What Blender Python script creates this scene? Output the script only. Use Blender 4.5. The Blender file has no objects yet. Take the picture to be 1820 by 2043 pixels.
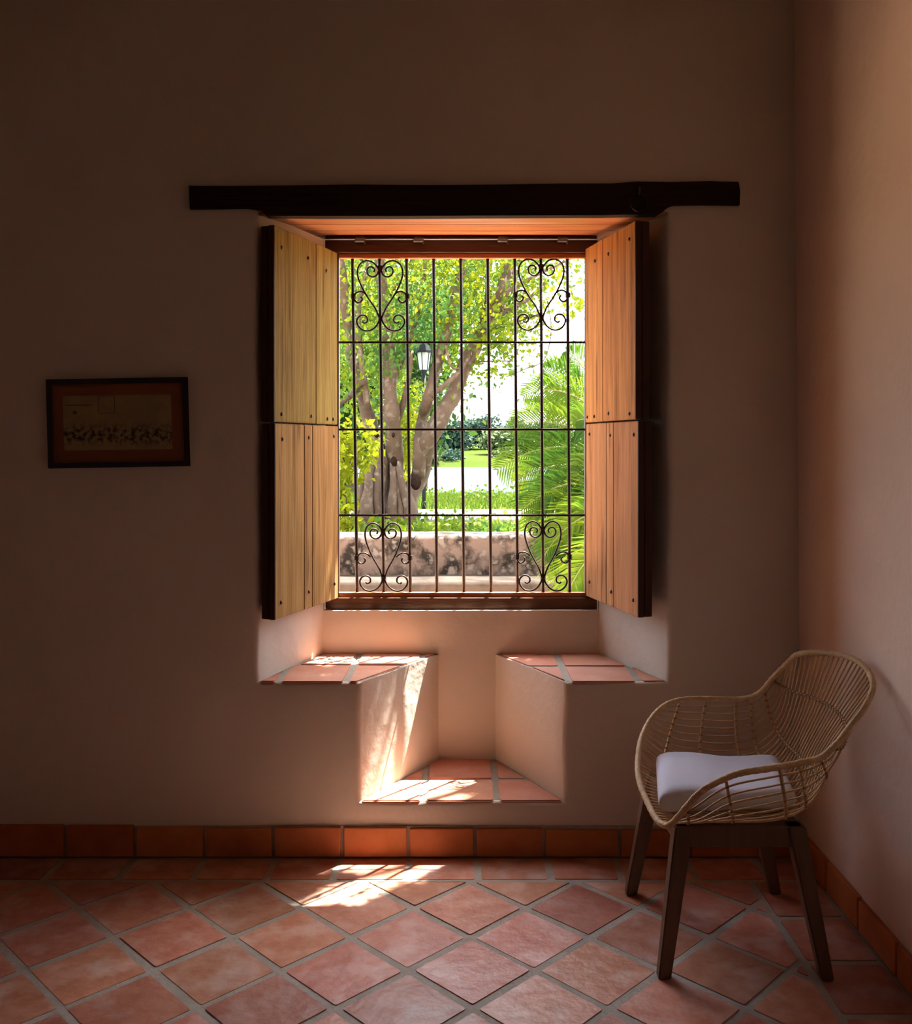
import bpy, bmesh, math, random
import numpy as np
from mathutils import Vector, Matrix, noise
PI = math.pi
R = random.Random(7)
# ---------------------------------------------------------------- camera
F, CX, CY, H, D = 1880.0, 925.0, 890.0, 1.5, 3.448
scn = bpy.context.scene
cam_d = bpy.data.cameras.new('camera'); cam = bpy.data.objects.new('camera', cam_d)
scn.collection.objects.link(cam); scn.camera = cam
cam.location = (0, -D, H); cam.rotation_euler = (PI/2, 0, 0)
cam_d.sensor_fit = 'HORIZONTAL'; cam_d.sensor_width = 36; cam_d.lens = 36*F/1820
cam_d.shift_x = -(CX-910)/1820; cam_d.shift_y = -(1021.5-CY)/1820
cam_d.clip_start = 0.05; cam_d.clip_end = 2000
# ---------------------------------------------------------------- sky, sun, exposure
SUNDIR = Vector((0.33, 0.39, 1.0))          # towards the sun
w = bpy.data.worlds.new('sky'); scn.world = w; w.use_nodes = True
nt = w.node_tree; nt.nodes.clear()
sky = nt.nodes.new('ShaderNodeTexSky'); sky.sky_type = 'NISHITA'; sky.sun_disc = False
sky.sun_elevation = math.radians(63); sky.sun_rotation = math.radians(42)
sky.air_density = 1.0; sky.dust_density = 3.0; sky.ozone_density = 1.0
bg = nt.nodes.new('ShaderNodeBackground'); bg.inputs[1].default_value = 1.25
out = nt.nodes.new('ShaderNodeOutputWorld')
cmix = nt.nodes.new('ShaderNodeMixRGB'); cmix.inputs[0].default_value = 0.45   # thin white cloud over the blue
cmix.inputs[2].default_value = (9, 9, 9.2, 1)
nt.links.new(sky.outputs[0], cmix.inputs[1]); nt.links.new(cmix.outputs[0], bg.inputs[0])
nt.links.new(bg.outputs[0], out.inputs[0])
sun_d = bpy.data.lights.new('sun', 'SUN'); sun_d.energy = 58; sun_d.angle = math.radians(0.53)
sun_d.color = (1.0, 0.93, 0.82)
sun = bpy.data.objects.new('sun', sun_d); scn.collection.objects.link(sun)
sun.rotation_euler = SUNDIR.to_track_quat('Z', 'Y').to_euler()
sun.location = (3, 4, 12)
vs = scn.view_settings
scn.display_settings.display_device = 'sRGB'
vs.view_transform = 'Standard'; vs.look = 'None'; vs.gamma = 1; vs.use_curve_mapping = False
vs.exposure = 0.0
cy = scn.cycles
cy.max_bounces = 12; cy.diffuse_bounces = 8; cy.glossy_bounces = 4; cy.transparent_max_bounces = 8
cy.caustics_reflective = False; cy.caustics_refractive = False
cy.sample_clamp_indirect = 40.0
try:
    cy.use_denoising = True; cy.denoiser = 'OPENIMAGEDENOISE'
except Exception: pass
# ---------------------------------------------------------------- helpers
def P(px, py, Y):
    d = D+Y
    return Vector(((px-CX)/F*d, Y, H-(py-CY)/F*d))
def PD(px, py, d): return P(px, py, d-D)

OUTK = dict(pale_path=.8, weathered_plaster=.6, weathered_ledge=.33, far_field=.42, garden_turf=.6, grass_blade=.62, fresh_leaf=.85,
            shade_leaf=.68, yellow_leaf=.8, far_leaf=.75, far_pale_leaf=.65, palm_leaf=.9, palm_stem=.8, mottled_bark=.62, grey_bark=.6)
def mat(name, col, rough=0.7, col2=None, scale=8.0, detail=6, bump=0.0, bscale=60.0, metal=0.0,
        spec=0.5, stretch=(1, 1, 1), perobj=0.0, contrast=(0.3, 0.7), trans=0.0, col3=None, sc3=2.5, c3=(0.5, 0.75), sheen=0.0):
    k = OUTK[name]*.74 if name in OUTK else 1.0; sc_ = lambda c: tuple(v*k for v in c) if c else None
    col, col2, col3 = sc_(col), sc_(col2), sc_(col3)
    m = bpy.data.materials.new(name); m.use_nodes = True
    n = m.node_tree; b = n.nodes['Principled BSDF']; L = n.links
    b.inputs['Roughness'].default_value = rough; b.inputs['Metallic'].default_value = metal
    b.inputs['Specular IOR Level'].default_value = spec
    b.inputs['Base Color'].default_value = (*col, 1)
    tc = n.nodes.new('ShaderNodeTexCoord'); mp = n.nodes.new('ShaderNodeMapping')
    mp.inputs['Scale'].default_value = stretch
    oi = n.nodes.new('ShaderNodeObjectInfo')
    mul = n.nodes.new('ShaderNodeMath'); mul.operation = 'MULTIPLY'; mul.inputs[1].default_value = 37.0
    L.new(oi.outputs['Random'], mul.inputs[0])
    add = n.nodes.new('ShaderNodeVectorMath'); add.operation = 'ADD'
    L.new(tc.outputs['Object'], mp.inputs[0]); L.new(mp.outputs[0], add.inputs[0]); L.new(mul.outputs[0], add.inputs[1])
    vec = add.outputs[0]; last = None
    if col2:
        nz = n.nodes.new('ShaderNodeTexNoise'); nz.inputs['Scale'].default_value = scale; nz.inputs['Detail'].default_value = detail
        nz.inputs['Roughness'].default_value = 0.6
        L.new(vec, nz.inputs['Vector'])
        rp = n.nodes.new('ShaderNodeMapRange'); rp.inputs[1].default_value = contrast[0]; rp.inputs[2].default_value = contrast[1]
        L.new(nz.outputs[0], rp.inputs[0])
        mx = n.nodes.new('ShaderNodeMixRGB'); mx.inputs[1].default_value = (*col, 1); mx.inputs[2].default_value = (*col2, 1)
        L.new(rp.outputs[0], mx.inputs[0]); last = mx.outputs[0]
    if col3:
        nz = n.nodes.new('ShaderNodeTexNoise'); nz.inputs['Scale'].default_value = sc3; nz.inputs['Detail'].default_value = 5
        L.new(vec, nz.inputs['Vector'])
        rp = n.nodes.new('ShaderNodeMapRange'); rp.inputs[1].default_value = c3[0]; rp.inputs[2].default_value = c3[1]
        L.new(nz.outputs[0], rp.inputs[0])
        mx = n.nodes.new('ShaderNodeMixRGB'); L.new(last, mx.inputs[1]); mx.inputs[2].default_value = (*col3, 1)
        L.new(rp.outputs[0], mx.inputs[0]); last = mx.outputs[0]
    if perobj and last:
        hs = n.nodes.new('ShaderNodeHueSaturation')
        mr = n.nodes.new('ShaderNodeMapRange'); mr.inputs[3].default_value = 1-perobj; mr.inputs[4].default_value = 1+perobj
        L.new(oi.outputs['Random'], mr.inputs[0]); L.new(mr.outputs[0], hs.inputs['Value'])
        m2 = n.nodes.new('ShaderNodeMath'); m2.operation = 'MULTIPLY'; m2.inputs[1].default_value = 7.31
        m3 = n.nodes.new('ShaderNodeMath'); m3.operation = 'FRACT'
        m4 = n.nodes.new('ShaderNodeMapRange'); m4.inputs[3].default_value = 0.5-perobj*0.05; m4.inputs[4].default_value = 0.5+perobj*0.05
        L.new(oi.outputs['Random'], m2.inputs[0]); L.new(m2.outputs[0], m3.inputs[0]); L.new(m3.outputs[0], m4.inputs[0])
        L.new(m4.outputs[0], hs.inputs['Hue']); L.new(last, hs.inputs['Color']); last = hs.outputs[0]
    if last: L.new(last, b.inputs['Base Color'])
    if bump:
        nb = n.nodes.new('ShaderNodeTexNoise'); nb.inputs['Scale'].default_value = bscale; nb.inputs['Detail'].default_value = 8
        L.new(vec, nb.inputs['Vector'])
        bp = n.nodes.new('ShaderNodeBump'); bp.inputs['Strength'].default_value = bump; bp.inputs['Distance'].default_value = 0.01
        L.new(nb.outputs[0], bp.inputs['Height']); L.new(bp.outputs[0], b.inputs['Normal'])
    if trans:
        o = n.nodes['Material Output']; tr = n.nodes.new('ShaderNodeBsdfTranslucent'); ms = n.nodes.new('ShaderNodeMixShader')
        ms.inputs[0].default_value = trans
        if last: L.new(last, tr.inputs[0])
        else: tr.inputs[0].default_value = (*col, 1)
        L.new(b.outputs[0], ms.inputs[1]); L.new(tr.outputs[0], ms.inputs[2]); L.new(ms.outputs[0], o.inputs[0])
    return m

M = {}
M['plaster'] = mat('plaster', (.745, .685, .60), .9, (.70, .635, .55), 2.2, bump=.5, bscale=12, spec=.2)
M['plaster_outer'] = mat('plaster_outer', (.75, .70, .62), .9, (.6, .55, .48), 3, bump=.3, bscale=20, spec=.2)
M['ceiling'] = mat('ceiling_boards', (.26, .22, .18), .8, (.21, .18, .14), 4, stretch=(1, 12, 1), spec=.2)
M['plaster_right'] = mat('salmon_plaster', (.86, .68, .56), .9, (.81, .62, .50), 2.2, bump=.5, bscale=12, spec=.2)  # brighter salmon stands in for warm light bounced onto this wall
M['grout'] = mat('grout', (.46, .42, .37), .9, (.36, .325, .285), 14, bump=.4, bscale=60, spec=.2)
M['grout_seat'] = mat('grey_mortar', (.36, .34, .29), .9, (.28, .265, .225), 14, bump=.4, bscale=60, spec=.2)
M['tile'] = mat('terracotta', (.45, .165, .10), .40, (.56, .26, .18), 15, perobj=.2, bump=.45, bscale=26, spec=.5, contrast=(.36, .64),
                col3=(.66, .47, .42), sc3=8, c3=(.50, .78))
M['tile_base'] = mat('terracotta_skirting', (.46, .13, .04), .6, (.56, .20, .07), 9, perobj=.12, bump=.25, bscale=30, spec=.3)
M['tile_seat'] = mat('terracotta_seat', (.50, .20, .12), .65, (.58, .30, .21), 8, perobj=.12, bump=.25, bscale=30, spec=.3)
M['tile_far'] = mat('worn_floor_tile', (.36, .20, .15), .6, (.30, .16, .12), 4, spec=.3)
M['beam'] = mat('old_beam_wood', (.035, .016, .010), .8, (.02, .010, .007), 5, stretch=(.4, 5, 8), bump=.8, bscale=14, spec=.2)
M['soffit'] = mat('soffit_wood', (.40, .12, .045), .4, (.58, .25, .10), 4, stretch=(.5, 5, 5), bump=.4, bscale=8, spec=.5, contrast=(.35, .65))
M['darkwood'] = mat('dark_red_wood', (.075, .022, .013), .45, (.05, .016, .01), 5, stretch=(1, 6, 6), bump=.2, bscale=20, spec=.4)
M['sillwood'] = mat('sill_wood', (.16, .06, .025), .5, (.07, .03, .014), 4, stretch=(1, 6, 6), bump=.3, bscale=20, spec=.4)
def plankmat(name, a, b_, c):
    return mat(name, a, .75, b_, 4.0, stretch=(9, 9, .5), perobj=.1, bump=.25, bscale=9, spec=.04, contrast=(.38, .62),
               col3=c, sc3=4.5, c3=(.57, .72))
M['plank_olive'] = plankmat('olive_brown_plank_wood', (.36, .265, .075), (.26, .175, .048), (.13, .085, .028))  # green light off the foliage is put into this wood colour
M['plank_brown'] = plankmat('brown_plank_wood', (.43, .255, .10), (.31, .17, .06), (.15, .08, .03))
M['plank_orange'] = plankmat('orange_brown_plank_wood', (.55, .265, .085), (.40, .175, .052), (.19, .075, .025))
M['plank_red'] = plankmat('reddish_brown_plank_wood', (.53, .26, .115), (.41, .185, .075), (.20, .08, .035))
M['edge'] = mat('shutter_edge_wood', (.06, .018, .012), .5, (.04, .012, .008), 5, stretch=(6, 6, .5), spec=.3)
M['iron'] = mat('dark_iron', (.022, .011, .009), .6, (.04, .018, .012), 30, metal=.0, spec=.25)
M['oldiron'] = mat('worn_iron', (.10, .08, .07), .5, (.2, .17, .15), 30, metal=.8)
M['frame_black'] = mat('black_frame', (.012, .011, .012), .45, (.02, .018, .018), 10)
M['mount'] = mat('orange_mount', (.28, .10, .035), .8, (.24, .085, .03), 20)
M['rattan'] = mat('rattan', (.66, .44, .21), .5, (.50, .31, .14), 40, bump=.3, bscale=200, spec=.4)
M['rattan_rim'] = mat('rattan_wrapped', (.72, .50, .27), .5, (.55, .36, .18), 60, bump=.5, bscale=150, spec=.4)
M['binding'] = mat('rattan_binding', (.22, .11, .05), .6, (.30, .17, .08), 80)
M['legwood'] = mat('chair_leg_wood', (.17, .10, .065), .5, (.11, .062, .04), 6, stretch=(5, 5, .6), spec=.4)
M['cushion'] = mat('cushion_cotton', (.66, .66, .74), .95, (.62, .61, .70), 6, bump=.15, bscale=300, spec=.1)
M['plate'] = mat('outlet_plastic', (.64, .55, .46), .6, (.6, .51, .43), 10)
M['black'] = mat('black_hole', (.01, .01, .01), .8)
# outside
M['bark'] = mat('mottled_bark', (.24, .165, .12), .9, (.13, .085, .06), 5, bump=1.0, bscale=14, spec=.1, col3=(.36, .29, .235), sc3=14, c3=(.55, .7))
M['knot'] = mat('dark_knot', (.012, .007, .005), 1.0, (.03, .018, .014), 20, spec=.0)
M['bark_far'] = mat('grey_bark', (.15, .125, .095), .9, (.09, .08, .06), 5, spec=.1)
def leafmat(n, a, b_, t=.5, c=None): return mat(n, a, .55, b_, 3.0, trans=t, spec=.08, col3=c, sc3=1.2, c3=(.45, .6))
M['leaf'] = leafmat('fresh_leaf', (.10, .20, .015), (.27, .33, .012), .5, (.09, .22, .05))
M['leaf_dark'] = leafmat('shade_leaf', (.05, .13, .04), (.10, .19, .03), .4)  # darker green leaf of the background trees
M['leaf_yellow'] = leafmat('yellow_leaf', (.34, .36, .012), (.25, .32, .012), .5)
M['leaf_far'] = leafmat('far_leaf', (.045, .10, .055), (.06, .115, .05), .2, (.04, .085, .08))  # bluish distance haze is mixed into this leaf colour
M['leaf_far_pale'] = leafmat('far_pale_leaf', (.12, .17, .055), (.10, .15, .05), .2)
M['palm'] = leafmat('palm_leaf', (.10, .22, .015), (.20, .29, .02), .4, (.035, .095, .01))
M['palm_stem'] = mat('palm_stem', (.20, .22, .04), .6, (.15, .18, .03), 10)
M['grass'] = leafmat('grass_blade', (.11, .20, .018), (.17, .25, .025), .4)
M['soil'] = mat('garden_turf', (.09, .15, .025), .95, (.12, .17, .03), 6, spec=.0)
M['field'] = mat('far_field', (.12, .18, .035), .95, (.09, .14, .03), .06, spec=.0)
M['path'] = mat('pale_path', (.50, .47, .42), .9, (.42, .39, .35), 4, spec=.2)
M['yard'] = mat('yard_paving', (.86, .62, .45), .9, (.78, .54, .38), 3, spec=.2)
M['pwall'] = mat('weathered_plaster', (.24, .175, .15), .95, (.035, .027, .022), 8, detail=15, contrast=(.43, .57), bump=.6, bscale=20, spec=.1,
                 col3=(.30, .25, .22), sc3=16, c3=(.56, .66))
M['pwall_ledge'] = mat('weathered_ledge', (.22, .17, .14), .95, (.11, .085, .068), 4, detail=10, contrast=(.45, .62), bump=.5, bscale=20, spec=.1)
M['lampmetal'] = mat('lamp_metal', (.02, .023, .027), .6, (.015, .017, .02), 10, spec=.08)
M['lampglass'] = mat('frosted_lamp_glass', (.70, .74, .76), .25, trans=.5)
mw = bpy.data.materials.new('river_water'); mw.use_nodes = True
b = mw.node_tree.nodes['Principled BSDF']; b.inputs['Base Color'].default_value = (.16, .17, .12, 1)
b.inputs['Roughness'].default_value = .12; b.inputs['IOR'].default_value = 1.33; b.inputs['Specular Tint'].default_value = (.085, .095, .105, 1)
tc = mw.node_tree.nodes.new('ShaderNodeTexCoord'); mp = mw.node_tree.nodes.new('ShaderNodeMapping'); mp.inputs['Scale'].default_value = (.3, 1, 1)
nz = mw.node_tree.nodes.new('ShaderNodeTexNoise'); nz.inputs['Scale'].default_value = .8; nz.inputs['Detail'].default_value = 6
bp = mw.node_tree.nodes.new('ShaderNodeBump'); bp.inputs['Strength'].default_value = .8; bp.inputs['Distance'].default_value = .4
for a, c in ((tc.outputs['Object'], mp.inputs[0]), (mp.outputs[0], nz.inputs['Vector']), (nz.outputs[0], bp.inputs['Height']), (bp.outputs[0], b.inputs['Normal'])):
    mw.node_tree.links.new(a, c)
_o = mw.node_tree.nodes['Material Output']; _d = mw.node_tree.nodes.new('ShaderNodeBsdfDiffuse'); _d.inputs[0].default_value = (.05, .085, .085, 1)
_g = mw.node_tree.nodes.new('ShaderNodeBsdfGlossy'); _g.inputs[0].default_value = (.85, .97, 1, 1); _g.inputs['Roughness'].default_value = .08
_m = mw.node_tree.nodes.new('ShaderNodeMixShader'); _m.inputs[0].default_value = .11
for a, c in ((_d.outputs[0], _m.inputs[1]), (_g.outputs[0], _m.inputs[2]), (bp.outputs[0], _g.inputs['Normal']), (_m.outputs[0], _o.inputs[0])): mw.node_tree.links.new(a, c)
M['water'] = mw

COL = scn.collection
WORLD = {}
def thing(name, label, cat, loc, group=None):
    o = bpy.data.objects.new(name, None); COL.objects.link(o); o.location = loc
    o.empty_display_size = .1
    o['label'] = label; o['category'] = cat
    if group: o['group'] = group
    WORLD[o.name] = Vector(loc)
    return o
def tag(o, label, cat, group=None, kind=None):
    o['label'] = label; o['category'] = cat
    if group: o['group'] = group
    if kind: o['kind'] = kind
    return o
def link(name, me, m, parent=None, smooth=False):
    n = len(me.vertices); co = np.empty(n*3); me.vertices.foreach_get('co', co); co = co.reshape(-1, 3)
    c = (co.min(0)+co.max(0))/2
    if parent is None: c[2] = co[:, 2].min()
    co -= c; me.vertices.foreach_set('co', co.ravel()); me.update()
    me.materials.append(m)
    if smooth: me.polygons.foreach_set('use_smooth', [True]*len(me.polygons))
    o = bpy.data.objects.new(name, me); COL.objects.link(o)
    c = Vector(c)
    if parent is not None:
        o.parent = parent; o.location = c-WORLD[parent.name]
    else: o.location = c
    WORLD[o.name] = c
    return o
def obj(name, bm, m, parent=None, smooth=False, recalc=True):
    me = bpy.data.meshes.new(name)
    if recalc: bmesh.ops.recalc_face_normals(bm, faces=bm.faces)
    bm.to_mesh(me); bm.free()
    return link(name, me, m, parent, smooth)
def pyd(name, vs_, fs, m, parent=None, smooth=False):
    me = bpy.data.meshes.new(name); me.from_pydata([tuple(v) for v in vs_], [], fs); me.update()
    return link(name, me, m, parent, smooth)
def np_mesh(name, V, k, m, parent=None):
    """V: (n*k,3) array of separate k-gons"""
    n = len(V)//k; me = bpy.data.meshes.new(name)
    me.vertices.add(n*k); me.vertices.foreach_set('co', V.astype(np.float32).ravel())
    me.loops.add(n*k); me.loops.foreach_set('vertex_index', np.arange(n*k, dtype=np.int32))
    me.polygons.add(n); me.polygons.foreach_set('loop_start', np.arange(0, n*k, k, dtype=np.int32))
    me.update(calc_edges=True)
    return link(name, me, m, parent)
def struct(o, kind='structure'): o['kind'] = kind; return o
def addbox(bm, lo, hi, bevel=0.0, seg=1):
    lo = Vector(lo); hi = Vector(hi); c = (lo+hi)/2; s = hi-lo
    r = bmesh.ops.create_cube(bm, size=1, matrix=Matrix.Translation(c) @ Matrix.Diagonal((*s, 1)))
    if bevel:
        vv = set(r['verts']); es = [e for e in bm.edges if e.verts[0] in vv and e.verts[1] in vv]
        bmesh.ops.bevel(bm, geom=es, offset=bevel, segments=seg, affect='EDGES', profile=.6)
def box(name, lo, hi, m, parent=None, bevel=0.0, seg=1):
    bm = bmesh.new(); addbox(bm, lo, hi, bevel, seg); return obj(name, bm, m, parent)
def hexa(name, pts, m, parent=None, bevel=0.0):
    """8 points: bottom 4 (ccw) then top 4"""
    bm = bmesh.new(); v = [bm.verts.new(p) for p in pts]
    for f in ((0, 1, 2, 3), (4, 5, 6, 7), (0, 1, 5, 4), (1, 2, 6, 5), (2, 3, 7, 6), (3, 0, 4, 7)): bm.faces.new([v[i] for i in f])
    if bevel: bmesh.ops.bevel(bm, geom=list(bm.edges), offset=bevel, segments=2, affect='EDGES')
    return obj(name, bm, m, parent)
def prism(bm, poly, dvec, bevel=0.0):
    """poly of Vectors extruded along dvec; top edges bevelled"""
    a = [bm.verts.new(p) for p in poly]; b_ = [bm.verts.new(Vector(p)+dvec) for p in poly]
    n = len(a); top = bm.faces.new(b_); bm.faces.new(a[::-1])
    for i in range(n): bm.faces.new((a[i], a[(i+1) % n], b_[(i+1) % n], b_[i]))
    if bevel: bmesh.ops.bevel(bm, geom=list(top.edges), offset=bevel, segments=2, affect='EDGES')
def tube(bm, pts, rad, sides=8, cap=True, closed=False, flat=None):
    pts = [Vector(p) for p in pts]; n = len(pts)
    rads = rad if isinstance(rad, (list, tuple)) else [rad]*n
    rings = []; up = None
    for i, p in enumerate(pts):
        if closed: t = (pts[(i+1) % n]-pts[i-1])
        else: t = pts[min(i+1, n-1)]-pts[max(i-1, 0)]
        if t.length < 1e-9: t = Vector((0, 0, 1))
        t.normalize()
        if up is None:
            up = Vector((0, 0, 1)) if abs(t.z) < .9 else Vector((1, 0, 0))
        a = (up-t*up.dot(t))
        if a.length < 1e-6: a = t.orthogonal()
        a.normalize(); up = a; b_ = t.cross(a)
        rings.append([bm.verts.new(p+(a*math.cos(2*PI*k/sides)+b_*math.sin(2*PI*k/sides))*rads[i]) for k in range(sides)])
    for i in range(n if closed else n-1):
        r0, r1 = rings[i], rings[(i+1) % n]
        for k in range(sides): bm.faces.new((r0[k], r0[(k+1) % sides], r1[(k+1) % sides], r1[k]))
    if cap and not closed:
        bm.faces.new(rings[0][::-1]); bm.faces.new(rings[-1])
def cr(pts, per=6, closed=False):
    """Catmull-Rom through points"""
    pts = [Vector(p) for p in pts]; n = len(pts); o = []
    rng = range(n) if closed else range(n-1)
    for i in rng:
        if closed: p0, p1, p2, p3 = pts[i-1], pts[i], pts[(i+1) % n], pts[(i+2) % n]
        else: p0, p1, p2, p3 = pts[max(i-1, 0)], pts[i], pts[i+1], pts[min(i+2, n-1)]
        for k in range(per):
            t = k/per
            o.append(.5*((2*p1)+(p2-p0)*t+(2*p0-5*p1+4*p2-p3)*t*t+(3*p1-p0-3*p2+p3)*t**3))
    if not closed: o.append(pts[-1])
    return o
def resample(pts, n):
    pts = [Vector(p) for p in pts]; L = [0]
    for a, b_ in zip(pts, pts[1:]): L.append(L[-1]+(b_-a).length)
    o = []; j = 0
    for k in range(n):
        s = L[-1]*k/(n-1)
        while j < len(L)-2 and L[j+1] < s: j += 1
        d = max(L[j+1]-L[j], 1e-9); o.append(pts[j].lerp(pts[j+1], (s-L[j])/d))
    return o
def clip(poly, a, b_, c):
    """keep a*x+b*y<=c"""
    o = []
    for i in range(len(poly)):
        p, q = poly[i], poly[(i+1) % len(poly)]
        dp, dq = a*p[0]+b_*p[1]-c, a*q[0]+b_*q[1]-c
        if dp <= 0: o.append(p)
        if dp*dq < 0:
            t = dp/(dp-dq); o.append((p[0]+(q[0]-p[0])*t, p[1]+(q[1]-p[1])*t))
    return o
def clip_convex(poly, hull):
    """hull ccw"""
    for i in range(len(hull)):
        (x0, y0), (x1, y1) = hull[i], hull[(i+1) % len(hull)]
        a, b_ = (y1-y0), -(x1-x0); poly = clip(poly, a, b_, a*x0+b_*y0)
        if len(poly) < 3: return []
    return poly
def area(p): return abs(sum(p[i][0]*p[(i+1) % len(p)][1]-p[(i+1) % len(p)][0]*p[i][1] for i in range(len(p)))/2)
def dedupe(p, e=.004):
    o = []
    for q in p:
        if not o or math.hypot(q[0]-o[-1][0], q[1]-o[-1][1]) > e: o.append(q)
    while len(o) > 1 and math.hypot(o[0][0]-o[-1][0], o[0][1]-o[-1][1]) <= e: o.pop()
    return o
# ---------------------------------------------------------------- the room
XL, XR, YF, ZC = -2.7, 1.235, -6.2, 3.7
YB = .465                       # plane of the wall under the window
def xr(z): return 1.236-.0085*z     # the right wall leans slightly
xs_f = [XL, P(513, 0, 0).x, P(716, 0, 0).x, P(1127, 0, 0).x, P(1335, 0, 0).x, None]
nx = [26, 4, 7, 4, 9]
zs = [0, P(0, 1600, 0).z, P(0, 1362, 0).z, P(0, 1218, YB).z, 2.36, ZC]
nz_ = [4, 9, 4, 24, 16]
xs_b = [None, P(645, 0, YB).x, P(875, 0, YB).x, P(989, 0, YB).x, P(1196, 0, YB).x, None]
ND = 7
def patch(bm, a, b_, c, d, nu, nv):
    """a-b along u, d-c along u ; a-d along v"""
    g = [[bm.verts.new(Vector(a).lerp(Vector(b_), i/nu).lerp(Vector(d).lerp(Vector(c), i/nu), j/nv)) for i in range(nu+1)] for j in range(nv+1)]
    for j in range(nv):
        for i in range(nu): bm.faces.new((g[j][i], g[j][i+1], g[j+1][i+1], g[j+1][i]))
def fx(i, z): return xr(z) if i == 5 else xs_f[i]
bm = bmesh.new()
for j in range(5):
    for i in range(5):
        if (i in (1, 2, 3) and j in (2, 3)) or (i == 2 and j == 1): continue
        z0, z1 = zs[j], zs[j+1]
        patch(bm, (fx(i, z0), 0, z0), (fx(i+1, z0), 0, z0), (fx(i+1, z1), 0, z1), (fx(i, z1), 0, z1), nx[i], nz_[j])
def bq(i, z): return (xs_b[i], YB, z)
def fq(i, z): return (xs_f[i], 0, z)
zst, zse, zsi, zto = zs[1], zs[2], zs[3], zs[4]
# reveals of the niche
for (j0, j1, n) in ((2, 3, nz_[2]), (3, 4, nz_[3])):
    patch(bm, fq(1, zs[j0]), bq(1, zs[j0]), bq(1, zs[j1]), fq(1, zs[j1]), ND, n)
    patch(bm, fq(4, zs[j0]), bq(4, zs[j0]), bq(4, zs[j1]), fq(4, zs[j1]), ND, n)
# wall under the window
for i in (1, 2, 3): patch(bm, bq(i, zse), bq(i+1, zse), bq(i+1, zsi), bq(i, zsi), nx[i], nz_[2])
patch(bm, bq(2, zst), bq(3, zst), bq(3, zse), bq(2, zse), nx[2], nz_[1])
# foot well sides
patch(bm, fq(2, zst), bq(2, zst), bq(2, zse), fq(2, zse), ND, nz_[1])
patch(bm, fq(3, zst), bq(3, zst), bq(3, zse), fq(3, zse), ND, nz_[1])
# mortar beds of the two seats and the step
patch(bm, fq(1, zse), fq(2, zse), bq(2, zse), bq(1, zse), nx[1], ND)
patch(bm, fq(3, zse), fq(4, zse), bq(4, zse), bq(3, zse), nx[3], ND)
patch(bm, fq(2, zst), fq(3, zst), bq(3, zst), bq(2, zst), nx[2], ND)
# lip behind the wall top under the frame
patch(bm, bq(1, zsi), bq(4, zsi), (xs_b[4], .53, zsi), (xs_b[1], .53, zsi), 15, 1)
bmesh.ops.remove_doubles(bm, verts=bm.verts, dist=.0005)
bmesh.ops.recalc_face_normals(bm, faces=bm.faces)
bm.normal_update()
ed = [e for e in bm.edges if len(e.link_faces) == 2 and e.calc_face_angle(0) > .4
      and (abs(e.verts[0].co.y) < 1e-4 and abs(e.verts[1].co.y) < 1e-4) and -1 < e.verts[0].co.x < 1 and .1 < e.verts[0].co.z < 2.37]
for v in bm.verts:
    c = v.co; k = .007 if (-.9 < c.x < .9 and .12 < c.z < 2.3) else .003
    if c.z > .02 and c.x < 1.2:
        n = noise.noise_vector(c*4.2)*k+noise.noise_vector(c*11)*k*.35
        if abs(c.y-YB) < .01 or c.y > .4: n *= .25
        if c.z > 2.3: n *= 0
        v.co += Vector((n.x, n.y, n.z*.6))
for f in bm.faces: f.smooth = True
bmesh.ops.bevel(bm, geom=ed, offset=.016, segments=3, affect='EDGES', profile=.5)
for f in bm.faces:
    c = f.calc_center_median()
    f.material_index = 1 if (abs(f.normal.z) > .8 and c.y > .012 and (abs(c.z-zst) < .02 or abs(c.z-zse) < .02)) else 0
wall_back = struct(obj('wall_back', bm, M['plaster'], smooth=True)); wall_back.data.materials.append(M['grout_seat'])
wall_back['label'] = 'thick cream plaster wall with a splayed window niche and two window seats'
# make sharp inner corners shade properly
for e in wall_back.data.edges: pass
mod = wall_back.modifiers.new('split', 'EDGE_SPLIT'); mod.split_angle = math.radians(42)
# outer skin of the same wall
ox0, ox1 = xs_b[1], xs_b[4]
vs_ = [(-6, .53, -.3), (ox0, .53, -.3), (ox1, .53, -.3), (5, .53, -.3), (-6, .53, zsi), (ox0, .53, zsi), (ox1, .53, zsi), (5, .53, zsi),
       (-6, .53, zto), (ox0, .53, zto), (ox1, .53, zto), (5, .53, zto), (-6, .53, 4.1), (ox0, .53, 4.1), (ox1, .53, 4.1), (5, .53, 4.1),
       (ox0, YB, zsi), (ox1, YB, zsi), (ox0, YB, zto), (ox1, YB, zto), (-6, .1, 4.1), (5, .1, 4.1), (-6, .1, -.3), (5, .1, -.3)]
fs = [(0, 1, 5, 4), (1, 2, 6, 5), (2, 3, 7, 6), (4, 5, 9, 8), (6, 7, 11, 10), (8, 9, 13, 12), (9, 10, 14, 13), (10, 11, 15, 14),
      (5, 16, 18, 9), (6, 17, 19, 10), (9, 18, 19, 10), (12, 15, 21, 20), (0, 3, 23, 22), (0, 12, 20, 22), (3, 15, 21, 23)]
struct(pyd('wall_outside', vs_, fs, M['plaster_outer']))
hexa_r = [(xr(0), YF, -.02), (xr(0)+.35, YF, -.02), (xr(0)+.35, .3, -.02), (xr(0), .3, -.02),
          (xr(ZC+.1), YF, ZC+.1), (xr(ZC+.1)+.35, YF, ZC+.1), (xr(ZC+.1)+.35, .3, ZC+.1), (xr(ZC+.1), .3, ZC+.1)]
struct(hexa('wall_right', hexa_r, M['plaster_right']))
struct(box('wall_left', (XL-.3, YF, -.02), (XL, .3, ZC+.1), M['plaster']))
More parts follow.
